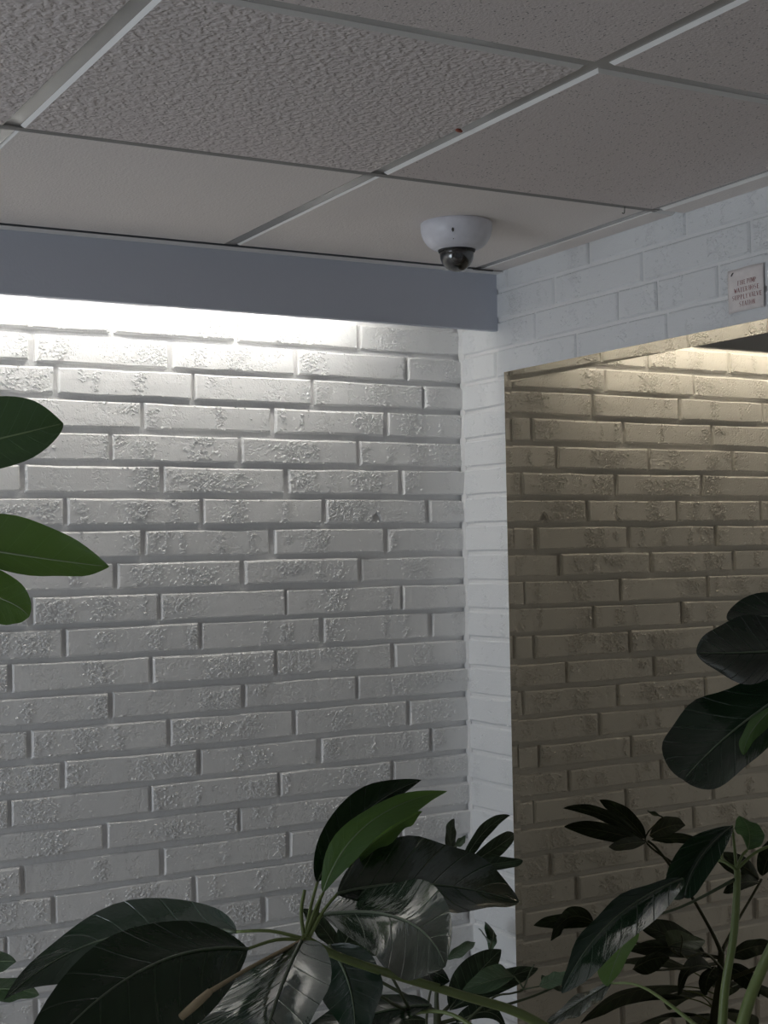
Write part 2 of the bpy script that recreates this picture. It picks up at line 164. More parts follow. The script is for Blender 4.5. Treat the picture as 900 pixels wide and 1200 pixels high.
def mesh_from(name, verts, faces, smooth=False):
    me = bpy.data.meshes.new(name)
    me.from_pydata([tuple(v) for v in verts], [], faces)
    me.validate()
    bm = bmesh.new(); bm.from_mesh(me)
    bmesh.ops.recalc_face_normals(bm, faces=bm.faces)
    bm.to_mesh(me); bm.free()
    if smooth:
        for p in me.polygons: p.use_smooth = True
    return me

def box_mesh(name, lo, hi, bevel=0.0):
    bm = bmesh.new()
    bmesh.ops.create_cube(bm, size=1.0)
    for v in bm.verts:
        v.co = Vector([lo[i] + (v.co[i] + 0.5) * (hi[i] - lo[i]) for i in range(3)])
    if bevel > 0:
        bmesh.ops.bevel(bm, geom=list(bm.edges), offset=bevel, segments=1, affect='EDGES')
    me = bpy.data.meshes.new(name); bm.to_mesh(me); bm.free()
    return me

def lathe_mesh(name, profile, seg=48, smooth=True):
    verts, faces = [], []
    rings = []
    for r, z in profile:
        if r < 1e-6:
            rings.append([len(verts)]); verts.append((0, 0, z))
        else:
            rings.append(list(range(len(verts), len(verts) + seg)))
            verts += [(r * math.cos(2 * math.pi * i / seg), r * math.sin(2 * math.pi * i / seg), z) for i in range(seg)]
    for a, b in zip(rings, rings[1:]):
        for i in range(seg):
            j = (i + 1) % seg
            if len(a) == 1 and len(b) == 1: continue
            if len(a) == 1: faces.append((a[0], b[i], b[j]))
            elif len(b) == 1: faces.append((a[i], a[j], b[0]))
            else: faces.append((a[i], a[j], b[j], b[i]))
    return mesh_from(name, verts, faces, smooth)

def catmull(pts, rads, sub=6):
    P = [Vector(p) for p in pts]
    out, ro = [], []
    for i in range(len(P) - 1):
        p0 = P[max(i - 1, 0)]; p1 = P[i]; p2 = P[i + 1]; p3 = P[min(i + 2, len(P) - 1)]
        for k in range(sub):
            t = k / sub
            out.append(0.5 * ((2 * p1) + (p2 - p0) * t + (2 * p0 - 5 * p1 + 4 * p2 - p3) * t * t + (3 * p1 - p0 - 3 * p2 + p3) * t ** 3))
            ro.append(rads[i] * (1 - t) + rads[i + 1] * t)
    out.append(P[-1]); ro.append(rads[-1])
    return out, ro

def tube_mesh(name, pts, rads, seg=8, sub=6):
    P, Rr = catmull(pts, rads, sub) if len(pts) > 2 else ([Vector(p) for p in pts], list(rads))
    verts, faces = [], []
    up = Vector((0.31, 0.17, 0.93)).normalized()
    for i, p in enumerate(P):
        d = (P[min(i + 1, len(P) - 1)] - P[max(i - 1, 0)]).normalized()
        a = d.cross(up)
        if a.length < 1e-3: a = d.cross(Vector((1, 0, 0)))
        a.normalize(); b = d.cross(a).normalized()
        for k in range(seg):
            an = 2 * math.pi * k / seg
            verts.append(p + (a * math.cos(an) + b * math.sin(an)) * Rr[i])
    n = len(P)
    for i in range(n - 1):
        for k in range(seg):
            j = (k + 1) % seg
            faces.append((i * seg + k, i * seg + j, (i + 1) * seg + j, (i + 1) * seg + k))
    faces.append(tuple(range(seg))[::-1]); faces.append(tuple((n - 1) * seg + k for k in range(seg)))
    return mesh_from(name, verts, faces, True)

def tag(o, label, cat, group=None):
    o['label'] = label; o['category'] = cat
    if group: o['group'] = group
    return o

def empty(name, loc):
    o = bpy.data.objects.new(name, None)
    o.empty_display_size = 0.05
    o.location = loc
    COL.objects.link(o)
    return o

# ------------------------------------------------------------------ materials
def new_mat(name):
    mt = bpy.data.materials.new(name)
    mt.use_nodes = True
    nt = mt.node_tree
    return mt, nt, nt.nodes['Principled BSDF'], nt.nodes['Material Output']

def N(nt, kind, **kw):
    n = nt.nodes.new(kind)
    for k, v in kw.items(): setattr(n, k, v)
    return n

def maths(nt, op, a, b=None, clamp=False):
    n = N(nt, 'ShaderNodeMath', operation=op, use_clamp=clamp)
    for i, x in enumerate((a, b)):
        if x is None: continue
        if hasattr(x, 'links'): nt.links.new(x, n.inputs[i])
        else: n.inputs[i].default_value = x
    return n.outputs[0]

def noise(nt, vec, scale, detail=2.0, rough=0.5, dist=0.0):
    n = N(nt, 'ShaderNodeTexNoise')
    n.inputs['Scale'].default_value = scale
    n.inputs['Detail'].default_value = detail
    n.inputs['Roughness'].default_value = rough
    n.inputs['Distortion'].default_value = dist
    nt.links.new(vec, n.inputs['Vector'])
    return n.outputs['Fac']

def scaled(nt, vec, s):
    n = N(nt, 'ShaderNodeMapping')
    n.inputs['Scale'].default_value = s
    nt.links.new(vec, n.inputs['Vector'])
    return n.outputs['Vector']

def ramp(nt, fac, a, b):
    n = N(nt, 'ShaderNodeMapRange', interpolation_type='SMOOTHSTEP')
    n.inputs['From Min'].default_value = a; n.inputs['From Max'].default_value = b
    nt.links.new(fac, n.inputs['Value'])
    return n.outputs['Result']

def painted_brick(name, col, chip=0.0008, fine=0.0006, lo=0.49, hi=0.55, rough=0.55):
    """painted wire-cut brick: smooth skin with torn, pitted patches in upright bands"""
    mt, nt, bs, out = new_mat(name)
    pos = N(nt, 'ShaderNodeNewGeometry').outputs['Position']
    band = noise(nt, scaled(nt, pos, (15, 15, 7)), 1.0, 2.0, 0.6)
    mask = ramp(nt, band, lo, hi)
    n1 = noise(nt, scaled(nt, pos, (80, 80, 100)), 1.0, 3.0, 0.60, 0.8)
    pit = ramp(nt, n1, 0.42, 0.50)
    torn = maths(nt, 'MULTIPLY', maths(nt, 'SUBTRACT', pit, 1.0), mask)
    n2 = noise(nt, scaled(nt, pos, (60, 60, 75)), 1.0, 3.0, 0.6, 0.3)
    spot = maths(nt, 'MULTIPLY', maths(nt, 'SUBTRACT', ramp(nt, n2, 0.30, 0.37), 1.0), 0.7)
    n3 = noise(nt, pos, 260.0, 3.0, 0.6)
    n4 = noise(nt, pos, 28.0, 2.0, 0.5)
    h = maths(nt, 'MULTIPLY', maths(nt, 'ADD', torn, spot), chip)
    h = maths(nt, 'ADD', h, maths(nt, 'MULTIPLY', n3, fine))
    h = maths(nt, 'ADD', h, maths(nt, 'MULTIPLY', n4, 0.0010))
    bp = N(nt, 'ShaderNodeBump')
    bp.inputs['Strength'].default_value = 1.0
    bp.inputs['Distance'].default_value = 1.0
    nt.links.new(h, bp.inputs['Height'])
    nt.links.new(bp.outputs['Normal'], bs.inputs['Normal'])
    bs.inputs['Base Color'].default_value = (*col, 1)
    bs.inputs['Roughness'].default_value = rough
    bs.inputs['Specular IOR Level'].default_value = 0.35
    return mt

M = {}
M['brick'] = painted_brick('painted_brick', (0.86, 0.86, 0.855))
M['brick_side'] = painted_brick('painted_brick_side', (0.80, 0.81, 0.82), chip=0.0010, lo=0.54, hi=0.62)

def painted_plain(name, col, rough=0.6, bump=0.0004, scale=120.0):
    mt, nt, bs, out = new_mat(name)
    pos = N(nt, 'ShaderNodeNewGeometry').outputs['Position']
    bp = N(nt, 'ShaderNodeBump')
    bp.inputs['Distance'].default_value = 1.0
    nt.links.new(maths(nt, 'MULTIPLY', noise(nt, pos, scale, 3.0), bump), bp.inputs['Height'])
    nt.links.new(bp.outputs['Normal'], bs.inputs['Normal'])
    bs.inputs['Base Color'].default_value = (*col, 1)
    bs.inputs['Roughness'].default_value = rough
    bs.inputs['Specular IOR Level'].default_value = 0.3
    return mt

M['mortar'] = painted_plain('painted_mortar', (0.82, 0.82, 0.82), 0.65, 0.0015, 110.0)
M['fascia'] = painted_plain('painted_board', (0.56, 0.59, 0.67), 0.5, 0.0003, 150.0)
M['metal_white'] = painted_plain('white_grid_metal', (0.72, 0.71, 0.68), 0.4, 0.0, 10.0)
M['grid'] = painted_plain('grid_paint', (0.40, 0.39, 0.375), 0.22, 0.0, 10.0)
M['grid'].node_tree.nodes['Principled BSDF'].inputs['Specular IOR Level'].default_value = 0.8
M['grid_shade'] = painted_plain('grid_shade_paint', (0.27, 0.26, 0.25), 0.7, 0.0, 10.0)  # darker copy of the grid paint: the gap's shade is put into the colour
M['tile_edge'] = painted_plain('tile_edge_lit', (0.86, 0.85, 0.83), 0.6, 0.0004, 120.0)  # light catching the tile edges from the left is painted in as whiter colour
M['plaster'] = painted_plain('plaster', (0.62, 0.62, 0.60), 0.8, 0.0005, 90.0)
M['floor'] = painted_plain('floor_vinyl', (0.62, 0.57, 0.52), 0.45, 0.0003, 40.0)
M['pot'] = painted_plain('clay_pot', (0.32, 0.14, 0.08), 0.8, 0.0004, 90.0)
M['soil'] = painted_plain('soil', (0.035, 0.024, 0.016), 0.95, 0.006, 60.0)

def tile_mat(name, col, kind):
    mt, nt, bs, out = new_mat(name)
    pos = N(nt, 'ShaderNodeNewGeometry').outputs['Position']
    bp = N(nt, 'ShaderNodeBump')
    bp.inputs['Distance'].default_value = 1.0
    if kind == 'coarse':
        a = noise(nt, scaled(nt, pos, (105, 105, 100)), 1.0, 1.5, 0.5, 0.25)
        h = maths(nt, 'MULTIPLY', ramp(nt, a, 0.28, 0.74), 0.0020)
        bs.inputs['Base Color'].default_value = (*col, 1)
    else:
        a = noise(nt, pos, 230.0, 2.0, 0.6)
        h = maths(nt, 'MULTIPLY', a, 0.0015 if kind == 'pinhole' else 0.0011)
        if kind == 'pinhole':
            vo = N(nt, 'ShaderNodeTexVoronoi')
            vo.inputs['Scale'].default_value = 150.0
            nt.links.new(pos, vo.inputs['Vector'])
            keep = maths(nt, 'GREATER_THAN', noise(nt, pos, 70.0, 1.0), 0.50)
            hole = maths(nt, 'MULTIPLY', maths(nt, 'LESS_THAN', vo.outputs['Distance'], 0.21), keep)
            h = maths(nt, 'SUBTRACT', h, maths(nt, 'MULTIPLY', hole, 0.0035))
            mx = N(nt, 'ShaderNodeMix', data_type='RGBA')
            mx.inputs['A'].default_value = (*col, 1)
            mx.inputs['B'].default_value = (col[0] * .42, col[1] * .42, col[2] * .42, 1)
            nt.links.new(hole, mx.inputs['Factor'])
            nt.links.new(mx.outputs['Result'], bs.inputs['Base Color'])
        else:
            bs.inputs['Base Color'].default_value = (*col, 1)
    nt.links.new(h, bp.inputs['Height'])
    nt.links.new(bp.outputs['Normal'], bs.inputs['Normal'])
    bs.inputs['Roughness'].default_value = 0.9
    bs.inputs['Specular IOR Level'].default_value = 0.15
    return mt

M['tile_coarse'] = tile_mat('coarse_tile', (0.69, 0.635, 0.62), 'coarse')
M['tile_pinhole'] = tile_mat('pinhole_tile', (0.69, 0.63, 0.61), 'pinhole')
M['tile_fine'] = tile_mat('fine_tile', (0.83, 0.78, 0.75), 'fine')

def leaf_mat(name, top, under, rough, trans, tcol, spec=0.5, streak_h=0.0022):
    mt, nt, bs, out = new_mat(name)
    uv = N(nt, 'ShaderNodeUVMap').outputs['UV']
    sep = N(nt, 'ShaderNodeSeparateXYZ'); nt.links.new(uv, sep.inputs[0])
    u, v = sep.outputs['X'], sep.outputs['Y']          # u along the leaf, v across (-1..1)
    av = maths(nt, 'ABSOLUTE', v)
    # side veins leave the midrib at an angle: lines of constant u - 0.20|v|
    ph = maths(nt, 'MULTIPLY', maths(nt, 'SUBTRACT', u, maths(nt, 'MULTIPLY', av, 0.17)), 8.5)
    fr = maths(nt, 'ABSOLUTE', maths(nt, 'SUBTRACT', maths(nt, 'FRACT', ph), 0.5))
    vein = maths(nt, 'SUBTRACT', 1.0, ramp(nt, fr, 0.0, 0.05))
    cmb = N(nt, 'ShaderNodeCombineXYZ')
    nt.links.new(maths(nt, 'MULTIPLY', ph, 1.1), cmb.inputs[0])
    nt.links.new(maths(nt, 'MULTIPLY', v, 1.2), cmb.inputs[1])
    info = N(nt, 'ShaderNodeObjectInfo')
    nt.links.new(maths(nt, 'MULTIPLY', info.outputs['Random'], 37.0), cmb.inputs[2])
    streak = noise(nt, cmb.outputs[0], 1.6, 3.0, 0.55)
    blot = noise(nt, cmb.outputs[0], 0.8, 3.0, 0.6)
    h = maths(nt, 'ADD', maths(nt, 'MULTIPLY', streak, streak_h), maths(nt, 'MULTIPLY', vein, -0.0004))
    bp = N(nt, 'ShaderNodeBump'); bp.inputs['Distance'].default_value = 1.0
    bp.inputs['Strength'].default_value = 0.8
    nt.links.new(h, bp.inputs['Height'])
    geo = N(nt, 'ShaderNodeNewGeometry')
    def mixc(fac, a, b):
        mx = N(nt, 'ShaderNodeMix', data_type='RGBA')
        nt.links.new(fac, mx.inputs['Factor'])
        for x, s in ((a, 'A'), (b, 'B')):
            if hasattr(x, 'links'): nt.links.new(x, mx.inputs[s])
            else: mx.inputs[s].default_value = (*x, 1)
        return mx.outputs['Result']
    base = mixc(geo.outputs['Backfacing'], top, under)
    base = mixc(maths(nt, 'MULTIPLY', ramp(nt, blot, 0.45, 0.75), 0.35), base, tuple(c * 1.7 + .004 for c in top))
    base = mixc(maths(nt, 'MULTIPLY', vein, 0.28), base, tuple(c * 3.0 + .02 for c in top))
    nt.links.new(base, bs.inputs['Base Color'])
    nt.links.new(maths(nt, 'ADD', maths(nt, 'MULTIPLY', geo.outputs['Backfacing'], 0.25), rough), bs.inputs['Roughness'])
    bs.inputs['Specular IOR Level'].default_value = spec
    nt.links.new(bp.outputs['Normal'], bs.inputs['Normal'])
    tr = N(nt, 'ShaderNodeBsdfTranslucent')
    tr.inputs['Color'].default_value = (*tcol, 1)
    mx = N(nt, 'ShaderNodeMixShader'); mx.inputs[0].default_value = trans
    nt.links.new(bs.outputs[0], mx.inputs[1]); nt.links.new(tr.outputs[0], mx.inputs[2])
    nt.links.new(mx.outputs[0], out.inputs['Surface'])
    return mt

M['leaf_dark'] = leaf_mat('leaf_dark', (0.008, 0.018, 0.010), (0.05, 0.10, 0.035), 0.17, 0.05, (0.03, 0.10, 0.012), 0.28, 0.0009)
M['leaf_gloss'] = leaf_mat('leaf_gloss', (0.016, 0.032, 0.018), (0.05, 0.10, 0.035), 0.12, 0.05, (0.03, 0.10, 0.012), 0.65, 0.0011)
M['leaf_mid'] = leaf_mat('leaf_mid', (0.018, 0.045, 0.018), (0.035, 0.075, 0.03), 0.34, 0.38, (0.13, 0.25, 0.08))
M['leaf_shade'] = leaf_mat('leaf_shade', (0.055, 0.095, 0.050), (0.010, 0.020, 0.009), 0.36, 0.06, (0.05, 0.12, 0.03), 0.35, 0.0012)
M['leaf_bright'] = leaf_mat('leaf_bright', (0.025, 0.07, 0.015), (0.035, 0.09, 0.02), 0.36, 0.50, (0.21, 0.38, 0.07))

def plain(name, col, rough=0.5, spec=0.5, metal=0.0):
    mt, nt, bs, out = new_mat(name)
    pos = N(nt, 'ShaderNodeNewGeometry').outputs['Position']
    f = noise(nt, pos, 55.0, 3.0)
    mx = N(nt, 'ShaderNodeMix', data_type='RGBA')
    mx.inputs['A'].default_value = (col[0] * .85, col[1] * .85, col[2] * .85, 1)
    mx.inputs['B'].default_value = (min(col[0] * 1.12, 1), min(col[1] * 1.12, 1), min(col[2] * 1.12, 1), 1)
    nt.links.new(f, mx.inputs['Factor'])
    nt.links.new(mx.outputs['Result'], bs.inputs['Base Color'])
    bs.inputs['Roughness'].default_value = rough
    bs.inputs['Specular IOR Level'].default_value = spec
    bs.inputs['Metallic'].default_value = metal
    return mt

M['stem_green'] = plain('stem_green', (0.15, 0.20, 0.06), 0.4)
M['stem_dark'] = plain('stem_dark', (0.05, 0.065, 0.03), 0.5)
M['stem_tan'] = plain('stem_tan', (0.40, 0.32, 0.20), 0.7)
M['stem_brown'] = plain('stem_brown', (0.13, 0.10, 0.06), 0.8)
M['midrib'] = plain('midrib', (0.16, 0.22, 0.10), 0.4)
M['midrib_dark'] = plain('midrib_dark', (0.10, 0.13, 0.08), 0.35)
M['plastic'] = plain('white_plastic', (0.74, 0.74, 0.80), 0.35)
M['black'] = plain('black_plastic', (0.012, 0.012, 0.014), 0.4)
M['chrome'] = plain('lens_ring', (0.55, 0.55, 0.57), 0.2, 0.5, 1.0)
M['lens'] = plain('lens_glass', (0.006, 0.006, 0.010), 0.05, 0.8)
M['paper'] = plain('paper', (0.86, 0.80, 0.78), 0.8, 0.2)
M['ink'] = plain('red_ink', (0.30, 0.10, 0.09), 0.8, 0.2)
M['rust'] = plain('rust', (0.30, 0.075, 0.045), 0.7)
M['wire'] = plain('dark_wire', (0.05, 0.045, 0.04), 0.5)

def glass_mat():
    mt, nt, bs, out = new_mat('clear_dome')
    bs.inputs['Base Color'].default_value = (0.93, 0.94, 0.95, 1)
    bs.inputs['Roughness'].default_value = 0.03
    bs.inputs['Transmission Weight'].default_value = 1.0
    bs.inputs['IOR'].default_value = 1.7
    return mt
M['dome'] = glass_mat()

def mirror_mat():
    mt, nt, bs, out = new_mat('bronze_mirror')
    gl = N(nt, 'ShaderNodeBsdfAnisotropic')
    gl.inputs['Color'].default_value = (0.44, 0.39, 0.305, 1)
    gl.inputs['Roughness'].default_value = 0.0
    nt.links.new(gl.outputs[0], out.inputs['Surface'])
    return mt
M['mirror'] = mirror_mat()

def lamp_mat():
    mt, nt, bs, out = new_mat('fluorescent_glow')
    em = N(nt, 'ShaderNodeEmission')
    em.inputs['Color'].default_value = (1.0, 0.955, 0.865, 1)
    em.inputs['Strength'].default_value = TUBE_STRENGTH
    nt.links.new(em.outputs[0], out.inputs['Surface'])
    return mt
M['lamp'] = lamp_mat()

# ------------------------------------------------------------------ the room
FLOOR = -2.30
PITCH = 0.0677
JOINT = 0.0125
DEPTH = 0.0100          # how far the mortar lies behind the brick faces
FASCIA_Y = -0.1526
CZ0, CAX, CAY = 0.1735, 0.0070, -0.0105         # the tiles' faces: z = CZ0 + CAX x + CAY y
def ceil_z(x, y): return CZ0 + CAX * x + CAY * y

def structure(o):
    o['kind'] = 'structure'
    return o

wall_back = structure(link('wall_back', box_mesh('wall_back', (-4.3, DEPTH, FLOOR), (0.12, DEPTH + 0.12, 0.34)), M['mortar']))
wall_right = structure(link('wall_right', box_mesh('wall_right', (0.0045, -4.6, FLOOR), (0.12, DEPTH, 0.34)), M['mortar']))
floor = structure(link('floor', box_mesh('floor', (-4.3, -4.6, FLOOR - 0.1), (0.12, 0.13, FLOOR)), M['floor']))

# left wall with the window the daylight comes through (outside the frame)
def ring_wall():
    y0, y1, z0, z1 = -2.25, -0.05, -1.70, -0.20
    vs, fs = [], []
    for (a, b, c, d) in ((-4.6, y0, FLOOR, 0.34), (y1, 0.13, FLOOR, 0.34), (y0, y1, FLOOR, z0), (y0, y1, z1, 0.34)):
        me = len(vs)
        for x in (-4.30, -4.20):
            vs += [(x, a, c), (x, b, c), (x, b, d), (x, a, d)]
        fs += [(me, me+1, me+2, me+3), (me+7, me+6, me+5, me+4), (me, me+4, me+5, me+1), (me+1, me+5, me+6, me+2), (me+2, me+6, me+7, me+3), (me+3, me+7, me+4, me)]
    return mesh_from('wall_left', vs, fs)
wall_left = structure(link('wall_left', ring_wall(), M['plaster']))

def brick_mesh(x0, x1, z0, z1, depth_back, jit, proud, tilt, notch=None):
    """bevelled brick; x along the wall, z up, front at y = -proud, flanks running back to depth_back"""
    n = 4
    cx, cz = (x0 + x1) / 2, (z0 + z1) / 2
    j = lambda s: random.uniform(-s, s)
    inner, outer, bites = [], [], {}
    b = random.uniform(0.0025, 0.0045)
    def front_y(x, z): return -proud + tilt[0] * (z - cz) + tilt[1] * (x - cx)
    per = [(x0 + (x1 - x0) * i / n, z0) for i in range(n)] + [(x1, z0)] + \
          [(x1 - (x1 - x0) * i / n, z1) for i in range(n)] + [(x0, z1)]
    per = [(px + (j(jit) if 0 < (px - x0) / max(x1 - x0, 1e-6) < 1 else j(jit * .6)), pz + j(jit)) for px, pz in per]
    nb = n
    if notch:      # a broken bite out of the lower edge
        for q, (dx, dz) in enumerate(((-0.019, 0.0), (-0.011, 0.016), (-0.003, 0.024), (0.004, 0.017), (0.009, 0.012), (0.013, 0.0))):
            bites[len(per)] = 1
            per.insert(1 + q + sum(1 for p in per[1:n] if p[0] < notch - 0.02), (notch + dx, z0 + dz))
    for px, pz in per:
        sx = 1 if px > cx else -1
        edge = abs(px - x0) < 0.006 or abs(px - x1) < 0.006
        ix = px - sx * b if edge else px
        iz = pz - (b if pz > cz else -b)
        inner.append((ix, front_y(ix, iz), iz))
        outer.append((px, front_y(px, pz) + b * 0.9, pz))
    k = len(per)
    backs = [(x, depth_back, z) for x, _, z in outer]
    verts = inner + outer + backs
    faces = []
    # front strip quads between bottom run (0..n) and top run
    if notch:
        faces.append(tuple(range(k)))
    else:
        for i in range(n):
            faces.append((i, i + 1, k - 2 - i, k - 1 - i))
    for i in range(k):
        jn = (i + 1) % k
        faces.append((i, k + i, k + jn, jn))
        faces.append((k + i, 2 * k + i, 2 * k + jn, k + jn))
    return verts, faces

BACK_FACES, RIGHT_FACES = [], []
def lay_back():
    far_v, far_f = [], []
    for k in range(-2, 34):
        zt, zb = -(k - 1) * PITCH - JOINT / 2, -k * PITCH + JOINT / 2
        zt += 0.0015 * random.uniform(-1, 1); zb += 0.0015 * random.uniform(-1, 1)
        xs = BACK_JOINTS.get(k)
        if xs is None:
            off = 0.155 if k % 2 else 0.02
            xs = [-(off + 0.303 * i) for i in range(0, 6)]
        xs = sorted(xs)
        while xs[0] > -4.15: xs.insert(0, xs[0] - 0.3035)
        if xs[-1] < -0.33: xs.append(xs[-1] + 0.3035)
        xs = [x for x in xs if x < -0.012] + [0.004]
        for a, b in zip(xs, xs[1:]):
            g = random.choice((0.007, 0.010, 0.012, 0.014)) / 2
            x1 = b - g if b < 0 else b
            x0 = a + g
            if x1 - x0 < 0.02: continue
            notch = -0.243 if (k == 6 and x0 < -0.243 < x1) else None
            proud, tilt = random.gauss(0, 0.0012), (random.gauss(0, 0.014), random.gauss(0, 0.004))
            v, f = brick_mesh(x0, x1, zb, zt, DEPTH + 0.004, 0.0014, proud, tilt, notch)
            if x1 < -2.05:      # beyond the frame on the left: real bricks, joined into one mesh
                far_f += [tuple(q + len(far_v) for q in fc) for fc in f]; far_v += v
                continue
            if -1 < k < 23 and x1 > -1.6: BACK_FACES.append((x0, x1, zb, zt, proud, tilt))
            link('brick', mesh_from('brick', v, f), M['brick'], wall_back)
    fb = link('far_bricks', mesh_from('far_bricks', far_v, far_f), M['brick'], wall_back)
    fb['kind'] = 'stuff'
lay_back()

def lay_right():
    """bricks of the side wall: full courses above the mirror, short pieces beside it"""
    def put(y0, y1, zb, zt):
        # along-wall axis runs toward the room: local x = -y ; local y = depth (+x)
        proud, tilt = random.gauss(0.0, 0.0007), (random.gauss(0, 0.006), random.gauss(0, 0.002))
        v, f = brick_mesh(-y1, -y0, zb, zt, 0.008, 0.0010, proud, tilt)
        if zt > -1.6 and y1 > -1.3 and (zb > -0.07 or y1 > -0.19): RIGHT_FACES.append((-y1, -y0, zb, zt, proud, tilt))
        v = [(yy, -xx, zz) for xx, yy, zz in v]
        link('brick', mesh_from('brick', v, f), M['brick_side'], wall_right)
    for k in range(-3, 34):
        zt, zb = -(k - 1) * PITCH - 0.0035, -k * PITCH + 0.0035
        ys = RIGHT_JOINTS.get(k)
        end = -0.60 if k > 1 else -2.6
        if k <= 1:
            if ys is None: ys = [-0.18 - 0.3 * i for i in range(4)]
            ys = sorted(ys, reverse=True)
            if ys[0] < -0.33: ys.insert(0, ys[0] + 0.3)
            while ys[-1] > end: ys.append(ys[-1] - 0.3035)
        else:
            off = (0.305, 0.205, 0.26, 0.305)[k % 4]
            ys = [-off, -off - 0.3]
        ys = [0.006] + [y for y in ys if y < -0.02]
        for a, b in zip(ys, ys[1:]):
            put(b + 0.0035, a - (0.0035 if a < 0 else 0), zb, zt)
lay_right()

def torn_skin(name, faces_in, swap, bands, per_band, singles, hmax, mat, parent):
    """thousands of small flakes standing proud where the wire-cut face tore, joined into one mesh"""
    rnd = random.Random(11)
    V, F = [], []
    def flake(fr, x, z, r, hgt):
        x0, x1, z0, z1, proud, tilt = fr
        cx, cz = (x0 + x1) / 2, (z0 + z1) / 2
        y = -proud + tilt[0] * (z - cz) + tilt[1] * (x - cx)
        k = rnd.choice((4, 5, 5, 6)); a0 = rnd.uniform(0, 6.28)
        ex, ez = r * rnd.uniform(.7, 1.7), r * rnd.uniform(.55, 1.0)
        top = rnd.uniform(.45, .75); ox, oz = rnd.uniform(-.25, .25) * ex, rnd.uniform(-.25, .25) * ez
        rot = rnd.uniform(-.7, .7); c, s_ = math.cos(rot), math.sin(rot)
        b = len(V)
        for lev in (0, 1):
            for i in range(k):
                a = a0 + 6.283 * i / k
                m = rnd.uniform(.75, 1.2) * (top if lev else 1)
                px, pz = ex * m * math.cos(a) + (ox if lev else 0), ez * m * math.sin(a) + (oz if lev else 0)
                X, Z = x + px * c - pz * s_, z + px * s_ + pz * c
                X = min(max(X, x0 + .001), x1 - .001); Z = min(max(Z, z0 + .0015), z1 - .0015)
                Y = y + (0.0006 if not lev else -hgt * rnd.uniform(.6, 1.0))
                V.append((Y, -X, Z) if swap else (X, Y, Z))
        for i in range(k):
            j = (i + 1) % k
            F.append((b + i, b + j, b + k + j, b + k + i))
        F.append(tuple(b + k + i for i in range(k)))
    for fr in faces_in:
        x0, x1, z0, z1, _, _ = fr
        L = x1 - x0
        for q in range(max(1, int(round(rnd.uniform(*bands) * L / 0.29)))):
            c = rnd.uniform(x0, x1); w = rnd.choice((.008, .013, .02, .034)) * rnd.uniform(.7, 1.2)
            lo = rnd.uniform(z0, z0 + .012) if rnd.random() < .7 else rnd.uniform(z0, z1 - .02)
            hi = z1 - rnd.uniform(0, .012)
            cnt = int(per_band * w / .02 * (hi - lo) / .055)
            for i in range(cnt):
                x = rnd.gauss(c, w * .62)
                if not x0 + .003 < x < x1 - .003: continue
                flake(fr, x, rnd.uniform(lo, hi), rnd.uniform(.0014, .0044), rnd.uniform(.35, 1.0) * hmax)
        for i in range(int(singles * L / .29)):
            flake(fr, rnd.uniform(x0, x1), rnd.uniform(z0, z1), rnd.uniform(.0009, .0026), rnd.uniform(.2, .8) * hmax)
        for i in range(int(L / .29 * rnd.uniform(3, 10))):      # torn arrises
            e = rnd.choice((z0 + .003, z0 + .002, z1 - .003))
            flake(fr, rnd.uniform(x0, x1), e, rnd.uniform(.0015, .0035), rnd.uniform(.3, .9) * hmax)
    o = link(name, mesh_from(name, V, F), mat, parent)
    o['kind'] = 'stuff'
    return o
torn_skin('torn_brick_skin', BACK_FACES, False, (2.2, 5.5), 90, 26, 0.0026, M['brick'], wall_back)
torn_skin('torn_brick_skin', RIGHT_FACES, True, (0.3, 2.2), 60, 10, 0.0011, M['brick_side'], wall_right)
# a rough bead of paint and caulk fills the inner corner
def corner_bead():
    vs, fs = [], []
    n = 90
    for i in range(n + 1):
        z = FLOOR + (0.3 - FLOOR) * i / n
        a = 0.006 + random.uniform(-.002, .002); b = 0.006 + random.uniform(-.002, .002)
        vs += [(-a, 0.004, z), (-a * .45, -b * .45, z), (0.003, -b, z)]
    for i in range(n):
        for c in range(2):
            s = i * 3 + c
            fs.append((s, s + 1, s + 4, s + 3))
    return mesh_from('corner_bead', vs, fs, True)
link('corner_bead', corner_bead(), M['mortar'], wall_right)

# ------------------------------------------------------------------ hanging fascia board that hides the strip light
fascia = structure(link('trim_1', box_mesh('fascia', (-4.2, FASCIA_Y, 0.0425), (0.003, FASCIA_Y + 0.016, 0.30), 0.0012), M['fascia']))

